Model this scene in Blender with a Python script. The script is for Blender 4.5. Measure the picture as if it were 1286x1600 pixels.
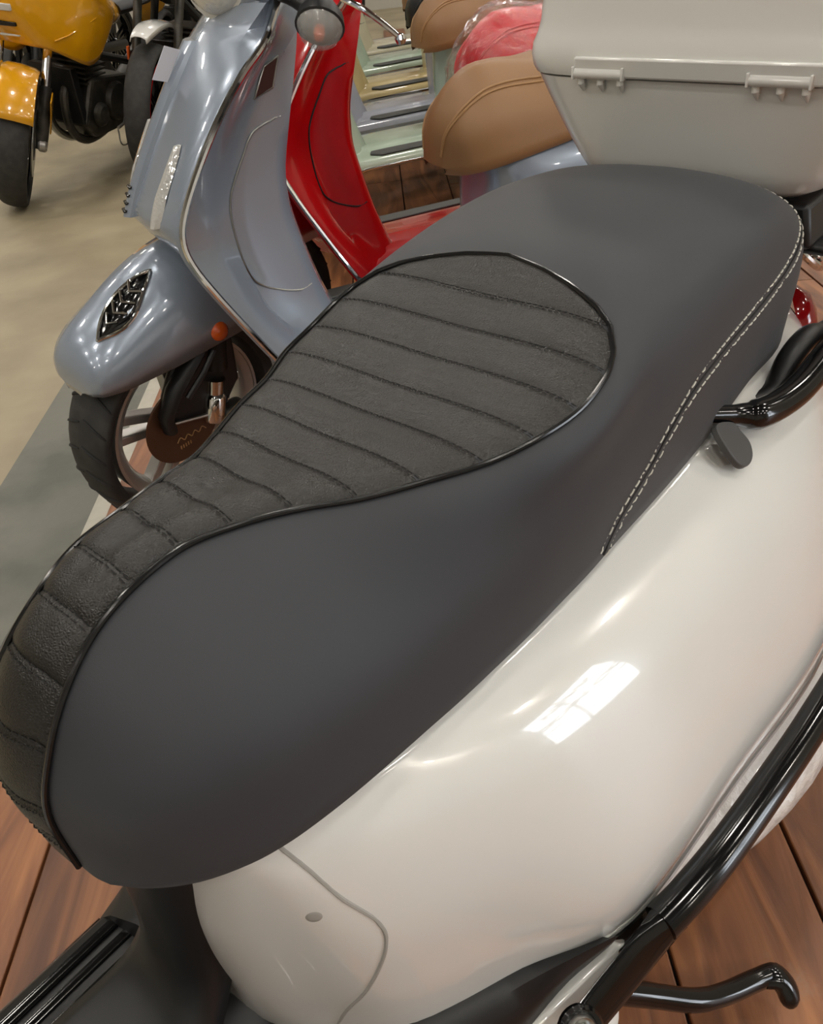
import bpy, bmesh, math, random
import numpy as np
from mathutils import Vector, Matrix
from mathutils.bvhtree import BVHTree

for o in list(bpy.data.objects):
    bpy.data.objects.remove(o)
SC = bpy.context.scene
COL = SC.collection
random.seed(7)
RAD = math.radians

# ------------------------------------------------------------------ camera
cam = bpy.data.cameras.new('camera')
cam_ob = bpy.data.objects.new('camera', cam)
COL.objects.link(cam_ob)
p_, r_ = RAD(37.6), RAD(6.8)
fwd = Vector((0, math.cos(p_), -math.sin(p_)))
up0 = Vector((0, math.sin(p_), math.cos(p_)))
ri0 = Vector((1, 0, 0))
ri = ri0 * math.cos(r_) - up0 * math.sin(r_)
up = ri0 * math.sin(r_) + up0 * math.cos(r_)
M = Matrix((ri, up, -fwd)).transposed().to_4x4()
M.translation = Vector((0, 0, 1.04))
cam_ob.matrix_world = M
cam.sensor_fit = 'VERTICAL'
cam.sensor_height = 24.0
cam.lens = 1250.0 / 1600.0 * 24.0
cam.clip_start = 0.02
cam.clip_end = 100
SC.camera = cam_ob

# ------------------------------------------------------------------ light and exposure
SC.view_settings.view_transform = 'Standard'
SC.view_settings.look = 'None'
SC.view_settings.gamma = 1.0
SC.view_settings.exposure = 0.31
SC.view_settings.use_curve_mapping = False
world = bpy.data.worlds.new('world')
SC.world = world
world.use_nodes = True
world.node_tree.nodes['Background'].inputs[0].default_value = (0.95, 0.97, 1.0, 1)
world.node_tree.nodes['Background'].inputs[1].default_value = 0.30


def area_lamp(name, loc, size, sizey, power, col, rot=(0, 0, 0)):
    l = bpy.data.lights.new(name, 'AREA')
    l.shape = 'RECTANGLE'
    l.size, l.size_y, l.energy, l.color = size, sizey, power, col
    o = bpy.data.objects.new(name, l)
    COL.objects.link(o)
    o.location = loc
    o.rotation_euler = rot
    return o


# ------------------------------------------------------------------ materials
def lin(c):
    return tuple(((v / 255) / 12.92 if v / 255 <= 0.04045 else ((v / 255 + 0.055) / 1.055) ** 2.4) for v in c)


def mat(name, rgb, rough=0.5, metal=0.0, coat=0.0, spec=0.5, bump=None, var=None, emit=None, trans=0.0, alpha=1.0, sheen=0.0, coords='Object'):
    m = bpy.data.materials.new(name)
    m.use_nodes = True
    nt = m.node_tree
    b = nt.nodes['Principled BSDF']
    c = lin(rgb)
    b.inputs['Base Color'].default_value = (*c, 1)
    b.inputs['Roughness'].default_value = rough
    b.inputs['Metallic'].default_value = metal
    b.inputs['Coat Weight'].default_value = coat
    b.inputs['Coat Roughness'].default_value = 0.03
    b.inputs['Specular IOR Level'].default_value = spec
    b.inputs['Transmission Weight'].default_value = trans
    b.inputs['Alpha'].default_value = alpha
    b.inputs['Sheen Weight'].default_value = sheen
    if emit:
        b.inputs['Emission Color'].default_value = (*lin(emit[0]), 1)
        b.inputs['Emission Strength'].default_value = emit[1]
    tc = nt.nodes.new('ShaderNodeTexCoord')
    if var:                                        # (scale, amount, second colour)
        n = nt.nodes.new('ShaderNodeTexNoise')
        n.inputs['Scale'].default_value = var[0]
        n.inputs['Detail'].default_value = 6
        nt.links.new(tc.outputs[coords], n.inputs['Vector'])
        mx = nt.nodes.new('ShaderNodeMix')
        mx.data_type = 'RGBA'
        mx.inputs[6].default_value = (*c, 1)
        mx.inputs[7].default_value = (*lin(var[2]), 1)
        rp = nt.nodes.new('ShaderNodeMapRange')
        rp.inputs[1].default_value = 0.42
        rp.inputs[2].default_value = 0.66
        rp.inputs[4].default_value = var[1]
        nt.links.new(n.outputs['Fac'], rp.inputs[0])
        nt.links.new(rp.outputs[0], mx.inputs[0])
        nt.links.new(mx.outputs[2], b.inputs['Base Color'])
    if bump:                                       # (kind, scale, strength, distance)
        if bump[0] == 'voronoi':
            n = nt.nodes.new('ShaderNodeTexVoronoi')
            n.feature = 'DISTANCE_TO_EDGE'
            n.inputs['Scale'].default_value = bump[1]
            out = n.outputs['Distance']
        else:
            n = nt.nodes.new('ShaderNodeTexNoise')
            n.inputs['Scale'].default_value = bump[1]
            n.inputs['Detail'].default_value = 5
            out = n.outputs['Fac']
        nt.links.new(tc.outputs[coords], n.inputs['Vector'])
        bp = nt.nodes.new('ShaderNodeBump')
        bp.inputs['Strength'].default_value = bump[2]
        bp.inputs['Distance'].default_value = bump[3]
        nt.links.new(out, bp.inputs['Height'])
        nt.links.new(bp.outputs[0], b.inputs['Normal'])
    return m


def wood_mat():
    m = bpy.data.materials.new('wood_plank')
    m.use_nodes = True
    nt = m.node_tree
    b = nt.nodes['Principled BSDF']
    tc = nt.nodes.new('ShaderNodeTexCoord')
    oi = nt.nodes.new('ShaderNodeObjectInfo')
    ad = nt.nodes.new('ShaderNodeVectorMath')
    ad.operation = 'ADD'
    sc = nt.nodes.new('ShaderNodeVectorMath')
    sc.operation = 'SCALE'
    sc.inputs[3].default_value = 40
    cb = nt.nodes.new('ShaderNodeCombineXYZ')
    for i in range(3):
        nt.links.new(oi.outputs['Random'], cb.inputs[i])
    nt.links.new(cb.outputs[0], sc.inputs[0])
    nt.links.new(tc.outputs['Object'], ad.inputs[0])
    nt.links.new(sc.outputs[0], ad.inputs[1])
    mp = nt.nodes.new('ShaderNodeMapping')
    mp.inputs['Scale'].default_value = (11, 1.6, 5)
    nt.links.new(ad.outputs[0], mp.inputs[0])
    n = nt.nodes.new('ShaderNodeTexNoise')
    n.inputs['Scale'].default_value = 1.6
    n.inputs['Detail'].default_value = 8
    n.inputs['Distortion'].default_value = 1.2
    nt.links.new(mp.outputs[0], n.inputs['Vector'])
    rmp = nt.nodes.new('ShaderNodeValToRGB')
    e = rmp.color_ramp.elements
    e[0].position = 0.28
    e[0].color = (*lin((86, 51, 32)), 1)
    e[1].position = 0.75
    e[1].color = (*lin((180, 120, 74)), 1)
    k = e.new(0.5)
    k.color = (*lin((134, 85, 53)), 1)
    nt.links.new(n.outputs['Fac'], rmp.inputs[0])
    # worn pale scuffs
    n2 = nt.nodes.new('ShaderNodeTexNoise')
    n2.inputs['Scale'].default_value = 9
    n2.inputs['Detail'].default_value = 10
    n2.inputs['Roughness'].default_value = 0.75
    nt.links.new(ad.outputs[0], n2.inputs['Vector'])
    mr = nt.nodes.new('ShaderNodeMapRange')
    mr.inputs[1].default_value = 0.60
    mr.inputs[2].default_value = 0.74
    mr.inputs[4].default_value = 0.5
    nt.links.new(n2.outputs['Fac'], mr.inputs[0])
    mx = nt.nodes.new('ShaderNodeMix')
    mx.data_type = 'RGBA'
    mx.inputs[7].default_value = (*lin((140, 122, 105)), 1)
    nt.links.new(mr.outputs[0], mx.inputs[0])
    hs = nt.nodes.new('ShaderNodeHueSaturation')
    vr = nt.nodes.new('ShaderNodeMapRange')
    vr.inputs[3].default_value = 0.72
    vr.inputs[4].default_value = 1.12
    nt.links.new(oi.outputs['Random'], vr.inputs[0])
    nt.links.new(vr.outputs[0], hs.inputs['Value'])
    nt.links.new(rmp.outputs[0], mx.inputs[6])
    nt.links.new(mx.outputs[2], hs.inputs['Color'])
    nt.links.new(hs.outputs[0], b.inputs['Base Color'])
    b.inputs['Roughness'].default_value = 0.42
    bp = nt.nodes.new('ShaderNodeBump')
    bp.inputs['Strength'].default_value = 0.35
    bp.inputs['Distance'].default_value = 0.004
    nt.links.new(n.outputs['Fac'], bp.inputs['Height'])
    nt.links.new(bp.outputs[0], b.inputs['Normal'])
    return m


PAINT = {
    'white': mat('white_paint', (221, 221, 217), 0.16, 0, 0.8),
    'blue': mat('blue_paint', (146, 157, 172), 0.26, 0.35, 0.9),
    'red': mat('red_paint', (178, 8, 14), 0.2, 0, 0.9),
    'mint': mat('mint_paint', (172, 190, 172), 0.22, 0, 0.8),
    'lilac': mat('lilac_paint', (164, 168, 180), 0.22, 0, 0.8),
    'cream': mat('cream_paint', (196, 178, 128), 0.22, 0, 0.8),
    'sand': mat('sand_paint', (196, 190, 165), 0.22, 0, 0.8),
    'yellow': mat('yellow_paint', (214, 152, 8), 0.25, 0, 0.8),
    'black': mat('black_paint', (14, 14, 15), 0.22, 0, 0.6),
}
SEAT_VINYL = mat('matte_grey_vinyl', (52, 54, 58), 0.58, spec=0.4, bump=('noise', 900, 0.12, 0.0004), sheen=0.06)
LEATHER = mat('black_grained_leather', (26, 24, 21), 0.37, spec=0.5, bump=('voronoi', 540, 0.9, 0.0007))
PIPING = mat('black_gloss_piping', (16, 16, 17), 0.18, spec=0.6)
STITCH = mat('pale_thread', (205, 203, 192), 0.7)
DARK_STITCH = mat('dark_thread', (22, 21, 20), 0.7)
BLACK_PLASTIC = mat('black_plastic', (24, 24, 25), 0.42, bump=('noise', 700, 0.08, 0.0003))
BRACKET = mat('satin_grey_metal', (72, 72, 72), 0.45)
GLOSS_BLACK = mat('gloss_black', (10, 10, 11), 0.12, spec=0.6)
RUBBER = mat('tyre_rubber', (40, 40, 40), 0.72, var=(30, 0.6, (58, 57, 54)))
DARK_RUBBER = mat('floor_mat_rubber', (62, 64, 62), 0.5)
CHROME = mat('chrome', (226, 226, 224), 0.08, 1.0)
STEEL = mat('brushed_steel', (168, 168, 164), 0.3, 1.0)
ALU = mat('wheel_silver', (178, 176, 172), 0.32, 0.7)
ENGINE = mat('engine_grey', (52, 51, 48), 0.45, 0.5, var=(14, 0.8, (84, 80, 72)))
BROWN_SEAT = mat('brown_vinyl', (140, 103, 66), 0.5, bump=('noise', 500, 0.15, 0.0005))
PIPE_TAN = mat('tan_piping', (160, 122, 80), 0.45)
RED_SEAT = mat('red_vinyl', (196, 16, 30), 0.4)
AMBER = mat('amber_lens', (206, 84, 14), 0.12, coat=0.6)
RED_LENS = mat('red_lens', (140, 12, 16), 0.12, coat=0.6)
CLEAR = mat('clear_lens', (215, 215, 212), 0.08, coat=0.5, metal=0.35, bump=('voronoi', 120, 0.5, 0.002))
PLATE = mat('dark_plate', (58, 34, 36), 0.3)
GROOVE = mat('panel_gap', (160, 158, 152), 0.5)
GROOVE2 = mat('white_recess', (186, 185, 178), 0.3)
DARK_GAP = mat('dark_gap', (20, 20, 20), 0.7)
DISC = mat('brown_disc', (92, 66, 50), 0.3, 0.4)
PAPER = mat('white_paper', (222, 222, 232), 0.7)
WRAP = mat('clear_plastic_wrap', (240, 240, 245), 0.10, spec=1.0, bump=('noise', 24, 1.0, 0.03))
_nt = WRAP.node_tree
_mx, _tr, _gl, _lw = (_nt.nodes.new(k) for k in ('ShaderNodeMixShader', 'ShaderNodeBsdfTransparent', 'ShaderNodeBsdfGlossy', 'ShaderNodeLayerWeight'))
_gl.inputs['Roughness'].default_value = 0.12
_lw.inputs['Blend'].default_value = 0.17
_bump = [n for n in _nt.nodes if n.type == 'BUMP'][0]
_nt.links.new(_bump.outputs[0], _gl.inputs['Normal'])
_nt.links.new(_bump.outputs[0], _lw.inputs['Normal'])
_nt.links.new(_lw.outputs['Facing'], _mx.inputs[0])
_nt.links.new(_tr.outputs[0], _mx.inputs[1])
_nt.links.new(_gl.outputs[0], _mx.inputs[2])
_nt.links.new(_mx.outputs[0], [n for n in _nt.nodes if n.type == 'OUTPUT_MATERIAL'][0].inputs[0])
SIGNAL_LENS = mat('signal_glass', (235, 235, 232), 0.05, coat=1.0, alpha=0.35, spec=1.0, bump=('voronoi', 90, 0.5, 0.002))
ENG_WRAP = mat('white_wrapped_cover', (222, 218, 214), 0.22, coat=0.4, bump=('noise', 26, 0.8, 0.015))
CONCRETE = mat('concrete', (160, 148, 122), 0.5, var=(2.2, 0.9, (132, 122, 100)), bump=('noise', 14, 0.12, 0.01))
GREY_BAND = mat('grey_floor_paint', (108, 108, 98), 0.5, var=(5, 0.9, (82, 84, 76)), bump=('noise', 20, 0.15, 0.01))
PALE_STRIP = mat('pale_strip', (186, 182, 168), 0.5, var=(14, 0.5, (150, 146, 132)))
WOOD = wood_mat()
WALL = mat('wall_paint', (176, 172, 162), 0.8)
CEIL = mat('ceiling_paint', (96, 94, 90), 0.85)
LAMP = mat('lamp_glow', (255, 250, 240), 0.5, emit=((255, 248, 238), 55.0))
WINDOW = mat('daylight_pane', (250, 252, 255), 0.3, emit=((238, 246, 255), 7.0))
LETTER = mat('window_lettering', (40, 40, 46), 0.6)
ORANGE_REFLECTION = mat('orange_reflection', (178, 132, 100), 0.55)  # reddish reflection on the concrete as a flat colour, not applied


# ------------------------------------------------------------------ geometry helpers
def spl(P, n):
    """Catmull-Rom through the rows of P, n samples per segment."""
    P = np.asarray(P, float)
    k = len(P)
    out = []
    for i in range(k - 1):
        p1, p2 = P[i], P[i + 1]
        p0 = P[i - 1] if i > 0 else 2 * p1 - p2
        p3 = P[i + 2] if i + 2 < k else 2 * p2 - p1
        for j in range(n):
            t = j / n
            out.append(0.5 * (2 * p1 + (p2 - p0) * t + (2 * p0 - 5 * p1 + 4 * p2 - p3) * t * t + (3 * p1 - p0 - 3 * p2 + p3) * t ** 3))
    out.append(P[-1])
    return np.array(out)


def spl_at(P, s):
    P = np.asarray(P, float)
    k = len(P)
    i = min(max(int(math.floor(s)), 0), k - 2)
    t = s - i
    p1, p2 = P[i], P[i + 1]
    p0 = P[i - 1] if i > 0 else 2 * p1 - p2
    p3 = P[i + 2] if i + 2 < k else 2 * p2 - p1
    return 0.5 * (2 * p1 + (p2 - p0) * t + (2 * p0 - 5 * p1 + 4 * p2 - p3) * t * t + (3 * p1 - p0 - 3 * p2 + p3) * t ** 3)


def closed_spl(P, n):
    P = np.asarray(P, float)
    k = len(P)
    out = []
    for i in range(k):
        p0, p1, p2, p3 = P[(i - 1) % k], P[i], P[(i + 1) % k], P[(i + 2) % k]
        for j in range(n):
            t = j / n
            out.append(0.5 * (2 * p1 + (p2 - p0) * t + (2 * p0 - 5 * p1 + 4 * p2 - p3) * t * t + (3 * p1 - p0 - 3 * p2 + p3) * t ** 3))
    return np.array(out)


class MB:
    """collects geometry, builds ONE mesh object"""

    def __init__(s, T=None):
        s.v, s.f, s.T = [], [], T

    def add(s, verts, faces):
        o = len(s.v)
        for v in verts:
            v = Vector(v)
            s.v.append(tuple(s.T @ v) if s.T is not None else tuple(v))
        s.f += [tuple(o + i for i in f) for f in faces]
        return s

    def grid(s, P, cu=False, cv=False, cap0=False, cap1=False):
        P = np.asarray(P, float)
        n, m = P.shape[:2]
        F = []
        for i in range(n if cu else n - 1):
            for j in range(m if cv else m - 1):
                i2, j2 = (i + 1) % n, (j + 1) % m
                F.append((i * m + j, i2 * m + j, i2 * m + j2, i * m + j2))
        if cap0:
            F.append(tuple(range(m)))
        if cap1:
            F.append(tuple((n - 1) * m + j for j in reversed(range(m))))
        return s.add(P.reshape(-1, 3), F)

    def tube(s, pts, r, n=10, closed=False, flat=1.0, caps=True):
        pts = [Vector(p) for p in pts]
        k = len(pts)
        rr = r if hasattr(r, '__len__') else [r] * k
        rings = []
        prev = None
        for i in range(k):
            a = pts[i - 1] if (i > 0 or closed) else pts[i]
            b = pts[(i + 1) % k] if (i < k - 1 or closed) else pts[i]
            t = (b - a).normalized()
            if prev is None:
                u = t.orthogonal().normalized()
                if abs(t.z) < 0.9:
                    u = (Vector((0, 0, 1)) - t * t.z).normalized()
            else:
                u = (prev - t * prev.dot(t)).normalized()
            prev = u
            w = t.cross(u)
            rings.append([tuple(pts[i] + rr[i] * (math.cos(q) * w + flat * math.sin(q) * u)) for q in (2 * math.pi * j / n for j in range(n))])
        return s.grid(rings, cu=closed, cv=True, cap0=caps and not closed, cap1=caps and not closed)

    def lathe(s, prof, n=32, origin=(0, 0, 0), axis=(0, 1, 0), arc=2 * math.pi, closed_prof=False):
        ax = Vector(axis).normalized()
        u = ax.orthogonal().normalized()
        w = ax.cross(u)
        o = Vector(origin)
        full = abs(arc - 2 * math.pi) < 1e-6
        rings = []
        for i in range(n if full else n + 1):
            q = arc * i / n
            d = math.cos(q) * u + math.sin(q) * w
            rings.append([tuple(o + ax * h + d * r) for r, h in prof])
        return s.grid(rings, cu=full, cv=closed_prof)

    def box(s, lo, hi):
        x0, y0, z0 = lo
        x1, y1, z1 = hi
        return s.add([(x0, y0, z0), (x1, y0, z0), (x1, y1, z0), (x0, y1, z0), (x0, y0, z1), (x1, y0, z1), (x1, y1, z1), (x0, y1, z1)],
                     [(0, 3, 2, 1), (4, 5, 6, 7), (0, 1, 5, 4), (1, 2, 6, 5), (2, 3, 7, 6), (3, 0, 4, 7)])

    def prism(s, poly, d):
        """poly: list of 3D points, extruded by vector d"""
        n = len(poly)
        d = Vector(d)
        v = [Vector(p) for p in poly] + [Vector(p) + d for p in poly]
        F = [tuple(range(n - 1, -1, -1)), tuple(range(n, 2 * n))] + [(i, (i + 1) % n, n + (i + 1) % n, n + i) for i in range(n)]
        return s.add(v, F)

    def build(s, name, m, parent=None, smooth=True, bevel=0, seg=2, sub=0, solid=0, angle=35, off=-1):
        me = bpy.data.meshes.new(name)
        me.from_pydata(s.v, [], s.f)
        bm = bmesh.new()
        bm.from_mesh(me)
        bmesh.ops.remove_doubles(bm, verts=bm.verts, dist=1e-6)
        bmesh.ops.recalc_face_normals(bm, faces=bm.faces)
        bm.to_mesh(me)
        bm.free()
        me.materials.append(m)
        o = bpy.data.objects.new(name, me)
        COL.objects.link(o)
        if parent is not None:
            o.parent = parent
        if solid:
            md = o.modifiers.new('solid', 'SOLIDIFY')
            md.thickness = solid
            md.offset = off
        if bevel:
            md = o.modifiers.new('bevel', 'BEVEL')
            md.width = bevel
            md.segments = seg
            md.limit_method = 'ANGLE'
            md.angle_limit = RAD(40)
        if sub:
            md = o.modifiers.new('sub', 'SUBSURF')
            md.levels = md.render_levels = sub
        if smooth:
            me.polygons.foreach_set('use_smooth', [True] * len(me.polygons))
            if angle and not sub:
                me.set_sharp_from_angle(angle=RAD(angle))
        return o


def thing(name, label, cat, loc=(0, 0, 0), rotz=0.0, group=None):
    o = bpy.data.objects.new(name, None)
    o.empty_display_size = 0.05
    COL.objects.link(o)
    o.location = loc
    o.rotation_euler = (0, 0, rotz)
    o['label'] = label
    o['category'] = cat
    if group:
        o['group'] = group
    return o


def tag(o, label, cat, group=None):
    o['label'] = label
    o['category'] = cat
    if group:
        o['group'] = group
    return o


def struct(o):
    o['kind'] = 'structure'
    return o


def mirror_y(P):
    P = np.array(P, float)
    P[..., 1] *= -1
    return P


# ================================================================== the room
fl = MB().box((-7, -5, -0.06), (7, 11, 0.0)).build('floor', CONCRETE, smooth=False)
struct(fl)
YW = RAD(1.6)


def deck_pt(a, b, z):                # a across, b along the planks
    return (a * math.cos(YW) + b * math.sin(YW), -a * math.sin(YW) + b * math.cos(YW), z)


def deck_slab(a0, a1, b0, b1, z0, z1):
    return MB().prism([deck_pt(a0, b0, z0), deck_pt(a1, b0, z0), deck_pt(a1, b1, z0), deck_pt(a0, b1, z0)], (0, 0, z1 - z0))


deck_slab(-1.025, -0.760, -4, 9, 0.0005, 0.003).build('painted_band', GREY_BAND, fl, smooth=False)
deck_slab(-0.760, -0.718, -4, 9, 0.0005, 0.006).build('edge_strip', PALE_STRIP, fl, smooth=False, bevel=0.001)
deck_slab(-0.718, 3.6, -1.5, 8, 0.0005, 0.002).build('deck_underlay', DARK_GAP, fl, smooth=False)
# the wooden deck, plank by plank
plank_me = {}
rows_b = 2.3
edges = [-0.717, -0.590, -0.3845, -0.179, 0.0265, 0.232, 0.425]
while edges[-1] < 3.2:
    edges.append(edges[-1] + 0.198)
for ci, (a0, a1) in enumerate(zip(edges, edges[1:])):
    wdt = a1 - a0
    b = 1.1 + (ci * 0.53) % 1.2 - 2 * rows_b
    while b < 7.4:
        key = round(wdt, 3)
        if key not in plank_me:
            o = MB().box((-wdt / 2 + 0.0022, -rows_b / 2 + 0.0015, 0), (wdt / 2 - 0.0022, rows_b / 2 - 0.0015, 0.013)).build('plank', WOOD, fl, bevel=0.0022, seg=2, smooth=False)
            plank_me[key] = o.data
        else:
            o = bpy.data.objects.new('plank', plank_me[key])
            COL.objects.link(o)
            o.parent = fl
            md = o.modifiers.new('bevel', 'BEVEL')
            md.width = 0.0022
            md.segments = 2
        o.location = deck_pt((a0 + a1) / 2, b + rows_b / 2, 0.001 + random.uniform(0, 0.0012))
        o.rotation_euler = (random.uniform(-0.0004, 0.0004), random.uniform(-0.003, 0.003), -YW)
        b += rows_b
DECK_Z = 0.014

# walls, ceiling, windows, lamps
struct(MB().box((-7, 10.9, 0), (7, 11, 4.6)).build('wall_back', WALL, smooth=False))
struct(MB().box((-7.1, -5, 0), (-7, 11, 4.6)).build('wall_left', WALL, smooth=False))
wf = struct(MB().box((-7, -5.1, 0), (7, -5, 4.6)).build('wall_front', WALL, smooth=False))
struct(MB().box((-7, -5, 4.6), (7, 11, 4.7)).build('ceiling', CEIL, smooth=False))
# right wall with the lettered shop window
WX = 5.2
wr = struct(MB().box((WX, -5, 0), (WX + .1, -2.35, 4.6)).box((WX, -.75, 0), (WX + .1, 11, 4.6)).box((WX, -2.35, 2.6), (WX + .1, -.75, 4.6)).box((WX, -2.35, 0), (WX + .1, -.75, 0.12)).build('wall_right', WALL, smooth=False))
win = struct(MB().box((WX + .06, -2.35, .12), (WX + .07, -.75, 2.6)).build('window_1', WINDOW, smooth=False))
for y in (-2.33, -1.55, -.77):
    MB().box((WX - .02, y - .02, .12), (WX + .06, y + .02, 2.6)).build('window_frame', ENGINE, win, smooth=False, bevel=0.004)
for z in (.15, 1.05, 2.58):
    MB().box((WX - .015, -2.35, z - .02), (WX + .058, -.75, z + .02)).build('window_frame', ENGINE, win, smooth=False, bevel=0.004)
for txt, zz, sz in (('NEW', 1.98, .42), ('DICAN CO', 1.35, .33)):
    cu = bpy.data.curves.new('lettering', 'FONT')
    cu.body = txt
    cu.size = sz
    cu.extrude = 0.004
    cu.offset = 0.018
    cu.align_x = 'CENTER'
    o = bpy.data.objects.new('lettering', cu)
    COL.objects.link(o)
    cu.materials.append(LETTER)
    o.parent = win
    o.location = (WX + .05, -1.5, zz)
    o.rotation_euler = (RAD(90), 0, RAD(90))
li = 0
for ix in range(-3, 3):
    for iy in range(-2, 6):
        x, y = ix * 1.9 + 1.2, iy * 1.75 + 0.3
        if abs(x) > 6.5 or y < -4.5:
            continue
        t = thing('ceiling_lamp', 'round white ceiling lamp hung over the showroom floor', 'lamp', (x, y, 3.7), 0, 'ceiling lamps over the showroom')
        MB().lathe([(0, .12), (.05, .12), (.09, .09), (.17, .02), (.17, 0), (.155, 0), (.155, .015), (0, .015)], 20, axis=(0, 0, 1)).build('housing', STEEL, t)
        MB().lathe([(0, -.012), (.10, -.010), (.15, .004), (0, .01)], 20, axis=(0, 0, 1)).build('bulb', LAMP, t)
        MB().tube([(0, 0, .12), (0, 0, .9)], 0.008, 6).build('hanger', STEEL, t)


# ================================================================== scooter seat surface (local: x to the rear, y to the right, z up)
SEAT_ST = [  # C(x,z)         I(x,w,z)               S(x,w,z)               B(x,w,z)
    ((.030, .613), (.0325, .033, .6135), (.034, .045, .613), (.037, .055, .6125)),
    ((.028, .665), (.034, .0335, .669), (.045, .064, .655), (.050, .075, .612)),
    ((.042, .708), (.050, .0325, .704), (.058, .080, .672), (.070, .095, .612)),
    ((.067, .739), (.071, .030, .730), (.080, .091, .683), (.095, .110, .612)),
    ((.095, .758), (.097, .028, .750), (.105, .098, .690), (.117, .118, .612)),
    ((.125, .769), (.125, .029, .762), (.130, .103, .693), (.140, .123, .612)),
    ((.158, .770), (.158, .030, .766), (.160, .106, .694), (.166, .127, .612)),
    ((.189, .768), (.189, .038, .764), (.190, .110, .691), (.194, .130, .612)),
    ((.224, .7625), (.224, .050, .758), (.224, .114, .688), (.227, .133, .612)),
    ((.258, .759), (.258, .070, .753), (.258, .119, .688), (.260, .136, .612)),
    ((.294, .757), (.294, .089, .751), (.294, .125, .690), (.295, .138, .612)),
    ((.335, .754), (.335, .107, .748), (.335, .132, .692), (.335, .140, .612)),
    ((.371, .758), (.371, .122, .752), (.371, .138, .697), (.371, .141, .613)),
    ((.410, .764), (.410, .130, .757), (.410, .142, .702), (.410, .142, .614)),
    ((.445, .774), (.445, .130, .768), (.445, .144, .712), (.445, .142, .616)),
    ((.478, .787), (.478, .124, .780), (.478, .145, .722), (.478, .142, .617)),
    ((.520, .806), (.520, .117, .793), (.520, .147, .735), (.520, .142, .618)),
    ((.580, .813), (.580, .117, .800), (.580, .148, .746), (.580, .142, .622)),
    ((.650, .815), (.650, .117, .803), (.650, .148, .751), (.650, .140, .627)),
    ((.720, .811), (.720, .115, .799), (.720, .146, .750), (.720, .137, .634)),
    ((.775, .804), (.772, .107, .793), (.788, .140, .745), (.785, .138, .640)),
    ((.815, .791), (.812, .091, .781), (.836, .122, .733), (.838, .121, .645)),
    ((.842, .766), (.840, .064, .759), (.866, .086, .714), (.868, .088, .650)),
    ((.857, .722), (.857, .032, .718), (.874, .040, .692), (.880, .042, .655)),
    ((.864, .662), (.868, .008, .661), (.874, .009, .658), (.881, .009, .656)),
]
SC_ = np.array([(c[0], 0.0, c[1]) for c, i, s, b in SEAT_ST])
SI_ = np.array([i for c, i, s, b in SEAT_ST])
SS_ = np.array([s for c, i, s, b in SEAT_ST])
SB_ = np.array([b for c, i, s, b in SEAT_ST])
INS_S = [0, 3, 5, 7, 9, 11, 13, 14, 15, 15.45, 15.75, 15.88]
SEAM_S = [0.0, 0.42] + list(range(1, 16)) + [15.88]


def seat_half(s, n=7):
    """half section from the centre outwards (w positive)"""
    C, I, S, B = (spl_at(a, s) for a in (SC_, SI_, SS_, SB_))
    Im = I.copy()
    Im[1] *= -1
    return spl([Im, C, I, S, B], n)[n:]


def seat_pt(s, y):
    h = seat_half(s, 10)
    w = abs(y)
    k = int(np.argmax(h[:, 1]))
    x = np.interp(w, h[:k + 1, 1], h[:k + 1, 0])
    z = np.interp(w, h[:k + 1, 1], h[:k + 1, 2])
    return np.array([x, y, z])


def insert_w(s):
    if s <= 14:
        return float(spl_at(SI_, s)[1])
    return float(np.interp(s, [14, 14.5, 15, 15.3, 15.55, 15.75, 15.88], [.130, .1245, .112, .094, .068, .036, 0.0]))


def seat_norm(s, y):
    e = 1e-3
    a = seat_pt(s, y)
    du = seat_pt(s + 0.02, y) - seat_pt(max(s - 0.02, 0), y)
    y2 = min(abs(y) + e, 0.2)
    dv = seat_pt(s, y + e) - seat_pt(s, y - e)
    nn = np.cross(du, dv)
    nn /= np.linalg.norm(nn) + 1e-12
    if nn[2] < -0.2:
        nn = -nn
    if nn[2] < 0.2 and s < 2 and nn[0] > 0:
        nn = -nn
    return nn


def build_seat_skin(root, m, dx=0.0, name='seat', step=2, nv=7, rise=0.0):
    rows = []
    for k in range((len(SEAT_ST) - 1) * step + 1):
        h = seat_half(k / step, nv)
        lip = h[-1] + np.array([0, -0.012 if h[-1, 1] > 0.02 else -0.002, -0.012])
        h = np.vstack([h, lip[None]])
        L = mirror_y(h)[::-1]
        rows.append(np.vstack([L, h[1:]]))
    P = np.array(rows)
    P[..., 2] += rise * np.clip((P[..., 0] - .06) / .30, 0, 1) * np.clip((.80 - P[..., 2]) / .18, 0, 1)
    P[..., 0] += dx
    return MB().grid(P).build(name, m, root, angle=60)


def insert_edge(n=140):
    """left and right insert outline as one path, front right -> rear -> front left"""
    ss = list(np.linspace(0.05, 14.5, n)) + list(np.linspace(14.6, 15.5, 12)) + list(np.linspace(15.55, 15.87, 10))
    R = [seat_pt(s, insert_w(s)) for s in ss]
    return R


def offset_path(path_s, lift):
    return [seat_pt(s, y) + lift * seat_norm(s, y) for s, y in path_s]


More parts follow.
